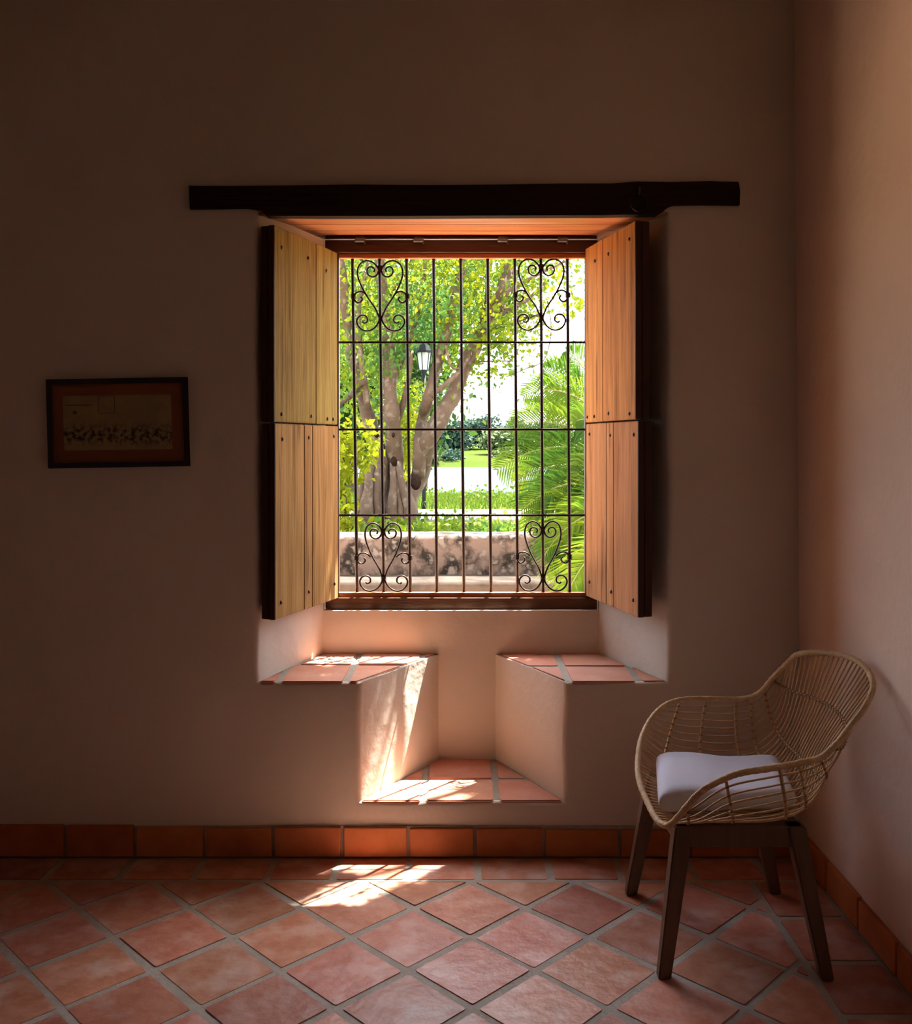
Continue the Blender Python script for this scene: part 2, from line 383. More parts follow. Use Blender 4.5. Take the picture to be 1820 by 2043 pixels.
struct(box('ceiling', (XL-.3, YF-.3, ZC), (1.9, .5, ZC+.2), M['ceiling']))
bm = bmesh.new()
addbox(bm, (XL-.3, YF-.3, -.02), (1.6, YF, ZC+.1))
struct(obj('wall_front', bm, M['plaster']))

# ---------------------------------------------------------------- floor
floor = struct(box('floor', (XL-.3, YF, -.12), (1.6, .3, -.0025), M['grout']))
floor['label'] = 'terracotta tile floor laid diagonally with a straight border row'
T0 = 0.0
def tile_at(poly, parent, m, z0, z1, bevel=.004, inset=.0, name='tile'):
    poly = dedupe(poly)
    if len(poly) < 3 or area(poly) < .0012: return None
    # ease the corners and the sides a little, every tile different
    out_ = []
    n = len(poly)
    for i in range(n):
        p, a, b_ = Vector((*poly[i], 0)), Vector((*poly[i-1], 0)), Vector((*poly[(i+1) % n], 0))
        r = min(.010, (a-p).length*.2, (b_-p).length*.2)
        q1 = p+(a-p).normalized()*r; q2 = p+(b_-p).normalized()*r
        for q in (q1, (q1+q2)/2*.55+p*.45, q2):
            j = noise.noise_vector(Vector((q.x*9, q.y*9, z0)))*.0022
            out_.append((q.x+j.x, q.y+j.y))
    dz = R.uniform(-.0012, .0012)
    bm_ = bmesh.new(); prism(bm_, [Vector((q[0], q[1], z0)) for q in out_], Vector((0, 0, z1-z0+dz)), bevel)
    for f in bm_.faces: f.smooth = False
    return obj(name, bm_, m, parent)
def shrink(poly, g):
    o = []; n = len(poly)
    cx = sum(p[0] for p in poly)/n; cy_ = sum(p[1] for p in poly)/n
    q = poly
    for i in range(n):
        (x0, y0), (x1, y1) = poly[i], poly[(i+1) % n]
        a, b_ = (y1-y0), -(x1-x0); L = math.hypot(a, b_)
        if L < 1e-6: continue
        c = (a*x0+b_*y0)
        if a*cx+b_*cy_ > c: a, b_, c = -a, -b_, -c
        q = clip(q, a, b_, c-g*L)
        if len(q) < 3: return []
    return q
G = .0088
YBR = -.195         # inner edge of the border row along the window wall
XBR = .99           # inner edge of the border row along the right wall
YMIN = -2.35
xj = [-2.7+.0]
joints = [P(x, 0, YBR).x for x in (530, 663, 813, 954, 1100, 1243, 1393)]
joints = [joints[0]-.257*k for k in range(8, 0, -1)]+joints+[joints[-1]+.247*1, 1.225]
for a, b_ in zip(joints, joints[1:]):
    skew = -.02*(1 if a < -.2 else 0)
    tile_at(shrink([(a, YBR), (b_, YBR), (b_+.0, -.014), (a+.0, -.014)], G), floor, M['tile'], -.012, .0)
yj = [YBR-.258*k for k in range(0, 10)]
for a, b_ in zip(yj, yj[1:]):
    tile_at(shrink([(XBR, b_), (1.222, b_), (1.222, a), (XBR, a)], G), floor, M['tile'], -.012, .0)
field_hull = [(-2.6, YMIN), (XBR, YMIN), (XBR, YBR), (-2.6, YBR)]
h = .1825
for k in range(-2, 16):
    yc = (3.06-D)-k*h
    for n in range(-8, 5):
        xc = (-.160 if k % 2 == 0 else .022)+.365*n
        # centre of a diamond lies between crossings: diamond with top vertex at (xc,yc)
        dia = [(xc, yc-2*h), (xc+h, yc-h), (xc, yc), (xc-h, yc-h)]
        rx, ry = R.uniform(-.003, .003), R.uniform(-.003, .003)
        dia = [(x+rx, y+ry) for x, y in dia]
        c = clip_convex(shrink(dia, G), [(-2.6, YMIN), (XBR-G, YMIN), (XBR-G, YBR-G), (-2.6, YBR-G)])
        if c: tile_at(c, floor, M['tile'], -.012, .0)
# floor behind the camera: one plain bed
struct(box('floor_far', (XL-.3, YF-.3, -.12), (1.6, YMIN-.02, -.001), M['tile_far']))
# skirting tiles
base_b = struct(box('baseboard_back', (XL, -.006, 0), (1.23, .02, .112), M['grout']))
bj = [272, 410, 546, 684, 815, 948, 1085, 1235, 1375, 1515]
bx_ = [P(x, 0, 0).x for x in bj]; bx_ = [bx_[0]-.255*k for k in range(6, 0, -1)]+bx_+[1.228]
for a, b_ in zip(bx_, bx_[1:]):
    zt = .113-.016*(a+1.2)/2.4
    bm = bmesh.new(); addbox(bm, (a+.006, -.018, .004), (b_-.006, .0, zt+R.uniform(-.002, .002)), .004, 2)
    obj('tile', bm, M['tile_base'], base_b)
base_r = struct(box('baseboard_right', (1.229, -3.0, 0), (1.26, -.02, .10), M['grout']))
y = -.03
while y > -2.9:
    bm = bmesh.new(); addbox(bm, (1.217, y-.246, .004), (1.235, y, .102+R.uniform(-.003, .003)), .004, 2)
    obj('tile', bm, M['tile_base'], base_r); y -= .257
# seat and step tiles
def seat_tiles(hull, xj_, yj_, z, m):
    for a, b_ in zip(xj_, xj_[1:]):
        for c, d in zip(yj_, yj_[1:]):
            q = clip_convex([(a+.011, c+.009), (b_-.011, c+.009), (b_-.011, d-.009), (a+.011, d-.009)], hull)
            if q: tile_at(q, wall_back, m, z-.012, z+.005)
e = .006
seat_tiles([(xs_f[1]+e, .004), (xs_f[2]-.008, .004), (xs_b[2]-.012, YB-.004), (xs_b[1]+e, YB-.004)], [-.93, -.68, -.43, -.17, .1], [-.05, .26, .5], zse, M['tile_seat'])
seat_tiles([(xs_f[3]+.008, .004), (xs_f[4]-e, .004), (xs_b[4]-e, YB-.004), (xs_b[3]+.012, YB-.004)], [-.1, .385, .645, .9], [-.05, .24, .5], zse, M['tile_seat'])
seat_tiles([(xs_f[2]+e, .004), (xs_f[3]-e, .004), (xs_b[3]-e, YB-.004), (xs_b[2]+e, YB-.004)], [-.5, -.148, .122, .5], [-.05, .225, .5], zst, M['tile_seat'])

# ---------------------------------------------------------------- lintel beam, soffit, frame
def bp_(x, y_, Y=-.022): return P(x, y_, Y)
top = [(376, 370), (460, 371), (560, 370), (700, 368), (860, 369), (1000, 368), (1120, 366), (1220, 366), (1270, 362), (1340, 363), (1420, 361), (1475, 362)]
bot = [(1478, 380), (1477, 408), (1400, 407), (1340, 408), (1322, 422), (1312, 427), (1200, 429), (1000, 430), (800, 431), (640, 431), (530, 430), (524, 418), (490, 414), (430, 415), (378, 416)]
bm = bmesh.new()
poly = [bp_(x, y_) for x, y_ in top+bot]
fr = [bm.verts.new(p) for p in poly]; bk = [bm.verts.new(p+Vector((0, .045, 0))) for p in poly]
bm.faces.new(fr[::-1]); bm.faces.new(bk)
for i in range(len(fr)): bm.faces.new((fr[i], fr[(i+1) % len(fr)], bk[(i+1) % len(fr)], bk[i]))
bmesh.ops.bevel(bm, geom=[e_ for e_ in bm.edges if e_.verts[0] in fr and e_.verts[1] in fr], offset=.005, segments=2, affect='EDGES')
bm.faces.ensure_lookup_table()
lint = obj('lintel_beam', bm, M['beam'])
tag(lint, 'long dark rough-hewn wooden lintel beam above the window', 'beam')
ring_c = P(1275, 403, -.035)
rg = thing('iron_ring', 'small dark iron ring hanging from the right part of the lintel beam', 'ring', ring_c)
bm = bmesh.new(); tube(bm, [ring_c+Vector((math.cos(a)*.031, -.004*math.sin(a), math.sin(a)*.031)) for a in [2*PI*k/28 for k in range(28)]], .0032, 6, closed=True)
obj('hoop', bm, M['iron'], rg, True)
bm = bmesh.new(); s = P(1275, 380, -.03)
tube(bm, cr([s+Vector((0, .012, .012)), s+Vector((0, -.012, .008)), s+Vector((0, -.012, -.012)), s+Vector((0, .012, -.014))], 5), .004, 6)
obj('staple', bm, M['oldiron'], rg, True)
zb = P(0, 430, 0).z
sof = struct(box('trim_1', (xs_f[1]-.02, .02, zto+.025), (xs_f[4]+.02, .53, zto+.06), M['soffit']))
for (y0, y1) in ((.006, .20), (.203, .36), (.363, .527)):
    za, zb_ = zb+.002+.068*y0, zb+.002+.068*y1; a, b_ = xs_f[1]+.004, xs_f[4]-.004
    hexa('plank', [(a, y0, za), (b_, y0, za), (b_, y1, zb_), (a, y1, zb_), (a, y0, za+.03), (b_, y0, za+.03), (b_, y1, zb_+.03), (a, y1, zb_+.03)], M['soffit'], sof, .002)
FY = .488
fzt, fzh0, fzs0 = P(0, 474, FY).z, P(0, 514, FY).z, P(0, 1187, FY).z
fxl, fxr = P(676, 0, FY).x, P(1168, 0, FY).x
win = bpy.data.objects.new('window_1', None); COL.objects.link(win); win.location = ((fxl+fxr)/2, FY, zsi); WORLD[win.name] = Vector(win.location)
win['kind'] = 'structure'; win['label'] = 'dark reddish wooden window frame set deep in the plaster niche'
box('frame_head', (xs_b[1]+.004, FY, fzh0+.02), (xs_b[4]-.004, FY+.040, fzt+.02), M['darkwood'], win, .004)
box('frame_bead', (xs_b[1]+.03, FY+.010, fzh0), (xs_b[4]-.03, FY+.040, fzh0+.022), M['soffit'], win, .006, 2)
box('frame_sill', (xs_b[1]+.004, FY, zsi+.001), (xs_b[4]-.004, FY+.040, fzs0-.012), M['sillwood'], win, .006, 2)
box('frame_bead', (xs_b[1]+.03, FY+.012, fzs0-.014), (xs_b[4]-.03, FY+.040, fzs0+.008), M['soffit'], win, .005, 2)
box('frame_jamb', (xs_b[1]+.004, FY, fzs0-.012), (fxl, FY+.040, fzh0+.02), M['darkwood'], win, .004)
box('frame_jamb', (fxr, FY, fzs0-.012), (xs_b[4]-.004, FY+.040, fzh0+.02), M['darkwood'], win, .004)
for x in (718, 835, 1003, 1122):
    c = P(x, 479, FY-.012)
    bm = bmesh.new()
    r = bmesh.ops.create_cone(bm, cap_ends=True, segments=14, radius1=.009, radius2=.009, depth=.040, matrix=Matrix.Translation(c) @ Matrix.Rotation(PI/2, 4, 'Y'))
    addbox(bm, c+Vector((-.016, .0, -.002)), c+Vector((.016, .014, .02)))
    addbox(bm, c+Vector((.018, -.006, -.016)), c+Vector((.023, .006, .01)))
    obj('hinge_socket', bm, M['oldiron'], win)

# ---------------------------------------------------------------- iron grille
GY = .515
gr = thing('window_grille', 'dark wrought iron grille with heart scrolls in its four corners', 'grille', P(922, 1190, GY))
tops = [704, 758, 812, 866, 920, 974, 1028, 1080, 1133]; bots = [713, 766, 819, 872, 926, 980, 1033, 1084, 1137]
for a, b_ in zip(tops, bots):
    bm = bmesh.new(); q = [P(a-1, 500, GY), P(b_, 1192, GY)]
    tube(bm, [q[0].lerp(q[1], t/4) for t in range(5)], .0068, 8); obj('bar', bm, M['iron'], gr, True)
for y_ in (683, 857, 1028):
    a, b_ = P(664, y_, GY-.009), P(1182, y_, GY-.009)
    bm = bmesh.new(); addbox(bm, a-Vector((0, .003, .0045)), b_+Vector((0, .003, .0045)), .001); obj('flat_bar', bm, M['iron'], gr)
def lerp_bar(i, y_): return tops[i]+(bots[i]-tops[i])*(y_-510)/(1185-510)
def scroll(ic, y0, sy, hw):
    """one heart scroll: offsets in source pixels, (dx, dy) with dy from the upper collar"""
    gy = GY-.006
    heart = [(3, 2), (8, -6), (16, -13), (28, -15), (40, -8), (45, 6), (43, 22), (34, 44), (24, 62), (12, 80), (5, 96), (2, 104)]
    curl = [(2, 2), (6, 13), (14, 18), (23, 14), (26, 5), (22, -2), (15, -2), (11, 3), (13, 8)]
    side = [(26, 57), (32, 51), (40, 48), (48, 51), (52, 58), (51, 66), (45, 71), (39, 69), (36, 63), (39, 59)]
    low = [(2, 104), (6, 114), (14, 124), (26, 129), (38, 126), (46, 116), (47, 106), (41, 98), (33, 97), (27, 102), (27, 110), (33, 113), (36, 110)]
    for sgn in (-1, 1):
        for part, k in ((heart, hw), (curl, 1), (side, 1), (low, 1)):
            pts = []
            for dx, dy in part:
                yy = y0+dy*sy; pts.append(P(lerp_bar(ic, yy)+sgn*dx*k, yy, gy))
            bm = bmesh.new(); tube(bm, cr(pts, 5), .0040, 6); obj('scroll', bm, M['iron'], gr, True)
    for yy, i in ((y0, ic), (y0+104*sy, ic), (y0+58*sy, ic-1), (y0+58*sy, ic+1)):
        c = P(lerp_bar(i, yy), yy, GY)
        bm = bmesh.new(); bmesh.ops.create_cone(bm, cap_ends=True, segments=10, radius1=.0115, radius2=.0115, depth=.02, matrix=Matrix.Translation(c))
        obj('collar', bm, M['iron'], gr)
scroll(1, 535, .97, 1.0); scroll(7, 532, .98, 1.0); scroll(1, 1058, .94, .80); scroll(7, 1055, .96, .80)

# ---------------------------------------------------------------- shutters
def shutter(label, side, hinge, tip, zlo, zhi, seams, nails, pm_, name='shutter'):
    """side -1 left, +1 right; hinge, tip = (x,y) of the shown face; planks on the room side, frame behind them"""
    a = Vector((*hinge, 0)); b_ = Vector((*tip, 0)); d = (b_-a); L = d.length; d.normalize()
    nrm = Vector((side*abs(d.y), -d.x*(1 if d.y < 0 else -1)*(-1), 0))
    nrm = Vector((-d.y, d.x, 0)); 
    if nrm.x*side < 0: nrm = -nrm           # away from the opening
    t = thing(name, label, 'shutter', Vector((b_.x, b_.y, zlo)), 'wooden window shutters')
    def slab(nm, s0, s1, n0, n1, z0, z1, m, bev=.0025):
        q = [a+d*s0+nrm*n0, a+d*s1+nrm*n0, a+d*s1+nrm*n1, a+d*s0+nrm*n1]
        return hexa(nm, [Vector((p.x, p.y, z0)) for p in q]+[Vector((p.x, p.y, z1)) for p in q], m, t, bev)
    ss = [0]+[L*s for s in seams]+[L]
    for s0, s1 in zip(ss, ss[1:]):
        slab('plank', s0+.0012, s1-.0012, 0, .022, zlo, zhi, M[pm_])
    # frame on the far side, standing a little past the planks at the free edge
    ex = .0
    slab('stile', L-.075, L+ex, .026, .056, zlo, zhi, M['edge']); slab('stile', .0, .075, .024, .052, zlo, zhi, M['edge'])
    slab('rail', .075, L-.075, .023, .050, zlo, zlo+.08, M['edge']); slab('rail', .075, L-.075, .023, .050, zhi-.08, zhi, M['edge'])
    slab('edging', L-.0005, L+.0035, -.0005, .0225, zlo, zhi, M['edge'], .001)
    for (s, z) in nails:
        c = a+d*(L*s); c.z = zlo+(zhi-zlo)*z; c -= nrm*.001
        bm_ = bmesh.new(); bmesh.ops.create_uvsphere(bm_, u_segments=10, v_segments=6, radius=1,
            matrix=Matrix.Translation(c) @ Matrix.Diagonal((.0055, .0055, .0075, 1)))
        obj('nail', bm_, M['oldiron'], t, True)
hl = (P(675, 0, .462).x, .462); tl = (P(549, 0, -.03).x, -.03)
hr_ = (P(1168, 0, .462).x, .462); tr_ = (P(1270, 0, -.03).x, -.03)
zt_ = P(0, 449, -.03).z; zm = P(0, 843, -.03).z; zl = P(0, 1237, -.03).z
# left: seen from the room the hinge side is on the right
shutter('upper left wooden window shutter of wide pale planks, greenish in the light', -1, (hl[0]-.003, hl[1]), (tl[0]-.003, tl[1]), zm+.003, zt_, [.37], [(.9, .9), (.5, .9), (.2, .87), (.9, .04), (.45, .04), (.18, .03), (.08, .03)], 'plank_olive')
shutter('lower left wooden window shutter of three narrow brown planks', -1, hl, tl, zl, zm-.003, [.44, .57], [(.9, .92), (.5, .93), (.08, .94), (.92, .08), (.5, .09), (.07, .09)], 'plank_brown')
zt2 = P(0, 440, -.03).z; zm2 = P(0, 838, -.03).z; zl2 = P(0, 1232, -.03).z
shutter('upper right wooden window shutter of orange brown planks with knots', 1, hr_, (tr_[0]-.004, tr_[1]), zm2+.003, zt2, [.38], [(.9, .92), (.5, .9), (.22, .9), (.9, .03), (.5, .04), (.2, .03), (.05, .03)], 'plank_orange')
shutter('lower right wooden window shutter of reddish brown planks with round nails', 1, (hr_[0]+.003, hr_[1]), (tr_[0]+.006, tr_[1]), zl2, zm2-.003, [.42, .56], [(.93, .93), (.5, .93), (.08, .94), (.92, .08), (.52, .08), (.08, .09)], 'plank_red')
# pintles where the shutters hang

# ---------------------------------------------------------------- picture on the wall
pc = P(235, 932, -.02)
pic = thing('framed_picture', 'small black framed print with orange mount hanging left of the window', 'picture', pc)
oc = [(91, 757), (375, 752), (380, 930), (96, 935)]; ic_ = [(103, 768), (363, 763), (368, 920), (107, 924)]; pr = [(125, 790), (341, 787), (344, 896), (129, 899)]
def q3(l, Y): return [P(x, y_, Y) for x, y_ in l]
for i in range(4):
    j = (i+1) % 4; o_, n_ = q3(oc, -.022), q3(ic_, -.022); o2, n2 = q3(oc, -.002), q3(ic_, -.002)
    hexa('frame_side', [o_[i], o_[j], o2[j], o2[i], n_[i], n_[j], n2[j], n2[i]], M['frame_black'], pic, .0015)
bm = bmesh.new(); prism(bm, q3([(101, 766), (365, 761), (370, 922), (105, 926)], -.004), Vector((0, -.004, 0))); obj('mount', bm, M['mount'], pic)
mpn = mat('faded_print', (.36, .29, .13), .7, (.30, .22, .12), 12, contrast=(.4, .6))
n = mpn.node_tree; tc = n.nodes.new('ShaderNodeTexCoord'); sx = n.nodes.new('ShaderNodeSeparateXYZ'); n.links.new(tc.outputs['Object'], sx.inputs[0])
# darker sketched strip across the lower half of the print
mr = n.nodes.new('ShaderNodeMapRange'); mr.inputs[1].default_value = .005; mr.inputs[2].default_value = -.03
mr2 = n.nodes.new('ShaderNodeMapRange'); mr2.inputs[1].default_value = -.09; mr2.inputs[2].default_value = -.06
nn = n.nodes.new('ShaderNodeTexNoise'); nn.inputs['Scale'].default_value = 60; nn.inputs['Detail'].default_value = 8
mr3 = n.nodes.new('ShaderNodeMapRange'); mr3.inputs[1].default_value = .42; mr3.inputs[2].default_value = .58
m_ = n.nodes.new('ShaderNodeMath'); m_.operation = 'MULTIPLY'; m2_ = n.nodes.new('ShaderNodeMath'); m2_.operation = 'MULTIPLY'
mxx = n.nodes.new('ShaderNodeMixRGB'); mxx.inputs[2].default_value = (.05, .028, .022, 1)
bb = n.nodes['Principled BSDF']; src = bb.inputs['Base Color'].links[0].from_socket
L = n.links; L.new(sx.outputs[2], mr.inputs[0]); L.new(sx.outputs[2], mr2.inputs[0]); L.new(tc.outputs['Object'], nn.inputs['Vector']); L.new(nn.outputs[0], mr3.inputs[0])
L.new(mr.outputs[0], m_.inputs[0]); L.new(mr2.outputs[0], m_.inputs[1]); L.new(m_.outputs[0], m2_.inputs[0]); L.new(mr3.outputs[0], m2_.inputs[1])
L.new(m2_.outputs[0], mxx.inputs[0]); L.new(src, mxx.inputs[1]); L.new(mxx.outputs[0], bb.inputs['Base Color'])
bm = bmesh.new(); prism(bm, q3(pr, -.0082), Vector((0, -.0015, 0))); prt = obj('print', bm, mpn, pic)
mline = mat('print_ink', (.07, .05, .03), .8)
bm = bmesh.new()
bxs = [(196, 791), (228, 790), (229, 824), (197, 825)]
for i in range(4):
    a, b_ = P(*bxs[i], -.0104), P(*bxs[(i+1) % 4], -.0104); tube(bm, [a, b_], .0008, 4)
tube(bm, [P(130, 809, -.0102), P(182, 808, -.0102)], .0012, 4)
bmesh.ops.create_cone(bm, cap_ends=True, segments=10, radius1=.006, radius2=.006, depth=.001, matrix=Matrix.Translation(P(150, 823, -.0102)) @ Matrix.Rotation(PI/2, 4, 'X'))
obj('printed_lines', bm, mline, pic)

# warm spot light added out of view to brighten the right wall
sl_p = Vector((-.15, -1.75, 3.36)); sl_t = Vector((1.22, -1.46, 2.5)); sl_d = (sl_t-sl_p).normalized()
sp = thing('ceiling_spotlight', 'small black ceiling spotlight aimed at the right wall, above the picture', 'spotlight', Vector((sl_p.x, sl_p.y, ZC-.01)))
bm = bmesh.new(); tube(bm, [Vector((sl_p.x, sl_p.y, ZC)), sl_p-sl_d*.05], .008, 8); obj('stem', bm, M['frame_black'], sp, True)
bm = bmesh.new(); tube(bm, [sl_p-sl_d*.09, sl_p-sl_d*.06, sl_p+sl_d*.06], [.02, .04, .045], 16, cap=False); obj('shade', bm, M['frame_black'], sp, True)
sl = bpy.data.lights.new('spot_lamp', 'SPOT'); sl.energy = 36; sl.color = (1, .62, .42); sl.spot_size = math.radians(66); sl.spot_blend = 1.0; sl.shadow_soft_size = .03
slo = bpy.data.objects.new('spot_lamp', sl); COL.objects.link(slo); slo.location = sl_p+sl_d*.065; slo.rotation_euler = sl_d.to_track_quat('-Z', 'Y').to_euler()
# outlet behind the chair
oc_ = P(1431, 1476, 0)
ot = thing('wall_outlet', 'small wall-coloured outlet plate low on the wall behind the armchair', 'outlet', P(1431, 1496, -.004))
box('plate', oc_+Vector((-.06, -.007, -.036)), oc_+Vector((.06, .004, .036)), M['plate'], ot, .003, 2)
for dx in (-.03, .0, .03):
    bm = bmesh.new(); bmesh.ops.create_cone(bm, cap_ends=True, segments=8, radius1=.004, radius2=.004, depth=.003, matrix=Matrix.Translation(oc_+Vector((dx, -.0075, -.01))) @ Matrix.Rotation(PI/2, 4, 'X'))
    obj('socket_hole', bm, M['black'], ot)

# ---------------------------------------------------------------- rattan armchair
ch = thing('armchair', 'woven rattan tub armchair on four dark wooden legs in the corner', 'armchair', (.80, 2.91-D, 0))
near = [(1343, 1641, 2.60), (1396, 1582, 2.57), (1449, 1552, 2.57), (1484, 1541, 2.57), (1537, 1533, 2.58), (1608, 1520, 2.60), (1639, 1511, 2.62), (1672, 1481, 2.63)]
back = [(1672, 1481, 2.63), (1697, 1449, 2.645), (1721, 1418, 2.66), (1738, 1386, 2.69), (1742, 1362, 2.73), (1728, 1333, 2.80), (1696, 1312, 2.88), (1643, 1302, 2.97), (1594, 1305, 3.04), (1572, 1323, 3.09), (1544, 1351, 3.12)]
far = [(1544, 1351, 3.12), (1520, 1379, 3.15), (1498, 1391, 3.17), (1467, 1395, 3.19), (1407, 1394, 3.20), (1361, 1396, 3.19), (1329, 1406, 3.17)]
front = [(1329, 1406, 3.17), (1301, 1432, 3.13), (1280, 1474, 3.06), (1273, 1517, 2.97), (1275, 1556, 2.88), (1289, 1594, 2.79), (1306, 1628, 2.69), (1322, 1645, 2.63), (1343, 1641, 2.60)]
T = lambda l: [PD(*q) for q in l]
rimloop = T(near)[:-1]+T(back)[:-1]+T(far)[:-1]+T(front)[:-1]
bm = bmesh.new(); rl = cr(rimloop, 6, True)
tube(bm, rl, [.0085+.0012*(k % 2) for k in range(len(rl))], 8, closed=True); obj('rim', bm, M['rattan_rim'], ch, True)
NV = 38
N_, B_, F_, A_ = cr(T(near), 8), cr(T(back), 8), cr(T(far), 8)[::-1], cr(T(front), 8)
rowA = resample(A_[::-1], NV)          # front rim from near to far
rowB = resample(B_, NV)                # back rim from near to far
def along(pl, t):
    q = resample(pl, 101); return q[int(round(t*100))]
secs = [(.16, .18, (.66, 2.9, .432)), (.36, .36, (.77, 2.9, .425)), (.60, .56, (.90, 2.9, .425)), (.78, .76, (1.0, 2.9, .47)), (.92, .93, (1.075, 2.9, .60))]
rows = [rowA]
for tn, tf, c in secs:
    Np, Fp = along(N_, tn), along(F_, tf); C = Vector((c[0], c[1]-D, c[2]))
    pts = []
    for k in range(81):
        v = -1+2*k/80; phi = abs(v)*PI/2; e_ = Np if v < 0 else Fp
        s = math.sin(phi)**.9; pz = 1-(max(0, 1-s**3.8))**(1/3.8)
        px_ = pz*.6+s*s*.4
        pts.append(Vector((C.x+(e_.x-C.x)*px_, C.y+(e_.y-C.y)*s, C.z+(e_.z-C.z)*pz)))
    rows.append(resample(pts, NV))
rows.append(rowB)
grid = []
for j in range(NV): grid.append(cr([rows[i][j] for i in range(len(rows))], 5))
# smooth the front lip a little: the first interval is gentle by itself
for j in range(1, NV-1):
    bm = bmesh.new(); tube(bm, grid[j], .0031 if j % 2 else .0026, 6); obj('rod', bm, M['rattan'], ch, True)
nu = len(grid[0])
def rib(u, r, m, nm='rib', wrap=True):
    pts = [grid[j][u] for j in range(NV)]
    bm_ = bmesh.new(); tube(bm_, cr(pts, 2), r, 6); ob = obj(nm, bm_, m, ch, True)
    if wrap:
        bm_ = bmesh.new()
        for j in range(1, NV-1):
            bmesh.ops.create_icosphere(bm_, subdivisions=1, radius=.0062, matrix=Matrix.Translation(grid[j][u]))
        b2 = obj('binding', bm_, M['binding'], ob, True)
        b2['kind'] = 'stuff'
for u, r in ((4, .0045), (10, .0045), (16, .0055), (19, .005)): rib(u, r, M['rattan'])
rib(23, .0035, M['rattan']); rib(27, .003, M['rattan'])
# legs and apron
def leg(top_, bot_, w0, w1):
    q = []
    for p, w_ in ((bot_, w1), (top_, w0)):
        for sx_, sy_ in ((-1, -1), (1, -1), (1, 1), (-1, 1)): q.append(Vector((p[0]+sx_*w_/2, p[1]+sy_*w_/2, p[2])))
    hexa('leg', q, M['legwood'], ch, .004)
YD = lambda d: d-D
zt3 = .418
tn1, tn2 = PD(1362, 1668, 2.70), PD(1585, 1668, 2.70)
leg((tn1.x, tn1.y, zt3), (.565, YD(2.662), .0), .052, .036)
leg((tn2.x, tn2.y, zt3), (1.022, YD(2.655), .0), .052, .036)
leg((tn1.x, YD(3.10), zt3), (.560, YD(3.158), .0), .052, .036)
leg((tn2.x, YD(3.10), zt3), (1.045, YD(3.165), .0), .052, .036)
box('side_rail', (tn1.x-.02, YD(2.68), .358), (tn2.x+.02, YD(2.72), .418), M['legwood'], ch, .003)
box('side_rail', (tn1.x-.02, YD(3.08), .358), (tn2.x+.02, YD(3.12), .418), M['legwood'], ch, .003)
box('cross_rail', (tn1.x-.018, YD(2.722), .35), (tn1.x+.018, YD(3.078), .418), M['legwood'], ch, .003)
box('cross_rail', (tn2.x-.018, YD(2.722), .35), (tn2.x+.018, YD(3.078), .418), M['legwood'], ch, .003)
# cushion
NL, FL, FR, NR = Vector((.555, YD(2.69), 0)), Vector((.625, YD(3.07), 0)), Vector((1.03, YD(3.06), 0)), Vector((.965, YD(2.72), 0))
bm = bmesh.new(); n_ = 14
def cp(u, v, top_):
    p = NL.lerp(FL, v).lerp(NR.lerp(FR, v), u)
    ed_ = min(min(u, 1-u), min(v, 1-v))*2
    z = .513+.004*math.sin(u*5)-.010*math.exp(-((u-.55)/.2)**2)*1.2 if top_ else .443
    if top_ and ed_ < .16: z -= .016*(1-ed_/.16)**2
    if not top_ and ed_ < .16: z += .012*(1-ed_/.16)**2
    return Vector((p.x, p.y, z))
gt = [[bm.verts.new(cp(i/n_, j/n_, True)) for i in range(n_+1)] for j in range(n_+1)]
gb = [[bm.verts.new(cp(i/n_, j/n_, False)) for i in range(n_+1)] for j in range(n_+1)]
for j in range(n_):
    for i in range(n_):
        bm.faces.new((gt[j][i], gt[j][i+1], gt[j+1][i+1], gt[j+1][i])); bm.faces.new((gb[j][i], gb[j+1][i], gb[j+1][i+1], gb[j][i+1]))
for k in range(n_):
    for (a, b_) in (((0, k), (0, k+1)), ((n_, k+1), (n_, k)), ((k+1, 0), (k, 0)), ((k, n_), (k+1, n_))):
        bm.faces.new((gt[b_[0]][b_[1]], gt[a[0]][a[1]], gb[a[0]][a[1]], gb[b_[0]][b_[1]]))
cu = obj('seat_cushion', bm, M['cushion'], None, True)
mo = cu.modifiers.new('soft', 'SUBSURF'); mo.levels = mo.render_levels = 1
tag(cu, 'pale lavender grey cotton seat cushion lying in the rattan armchair', 'cushion')

# ================================================================ outside
def yq(d): return d-D
struct(box('ground_yard', (-8, .53, -.35), (9, 2.62, 0), M['yard']))
struct(box('garden_ground', (-40, 2.9, -.4), (40, 9.6, .80), M['soil']))
# bank that falls to the river
bm = bmesh.new()
prof = [(9.55, .80), (10.6, .78), (12.5, .2), (17, -1.5), (24, -3.2), (30, -4)]
for j in range(len(prof)-1):
    for i in range(20):
        x0, x1 = -60+6*i, -54+6*i
        f_ = [bm.verts.new(v) for v in ((x0, prof[j][0], prof[j][1]), (x1, prof[j][0], prof[j][1]), (x1, prof[j+1][0], prof[j+1][1]), (x0, prof[j+1][0], prof[j+1][1]))]
        bm.faces.new(f_)
bmesh.ops.remove_doubles(bm, verts=bm.verts, dist=.001)
struct(obj('river_bank', bm, M['soil']))
struct(box('garden_path', (-30, yq(8.7), .79), (30, yq(10.1), .825), M['path']))
wt = struct(pyd('river', [(-500, 15, -2), (500, 15, -2), (500, 170, -2), (-500, 170, -2)], [(0, 1, 2, 3)], M['water']))
struct(pyd('far_bank', [(-500, 152, -2.3), (500, 152, -2.3), (500, 156, -1.0), (-500, 156, -1.0), (500, 215, 1.4), (-500, 215, 1.4), (500, 600, 2), (-500, 600, 2)],
           [(0, 1, 2, 3), (3, 2, 4, 5), (5, 4, 6, 7)], M['field']))
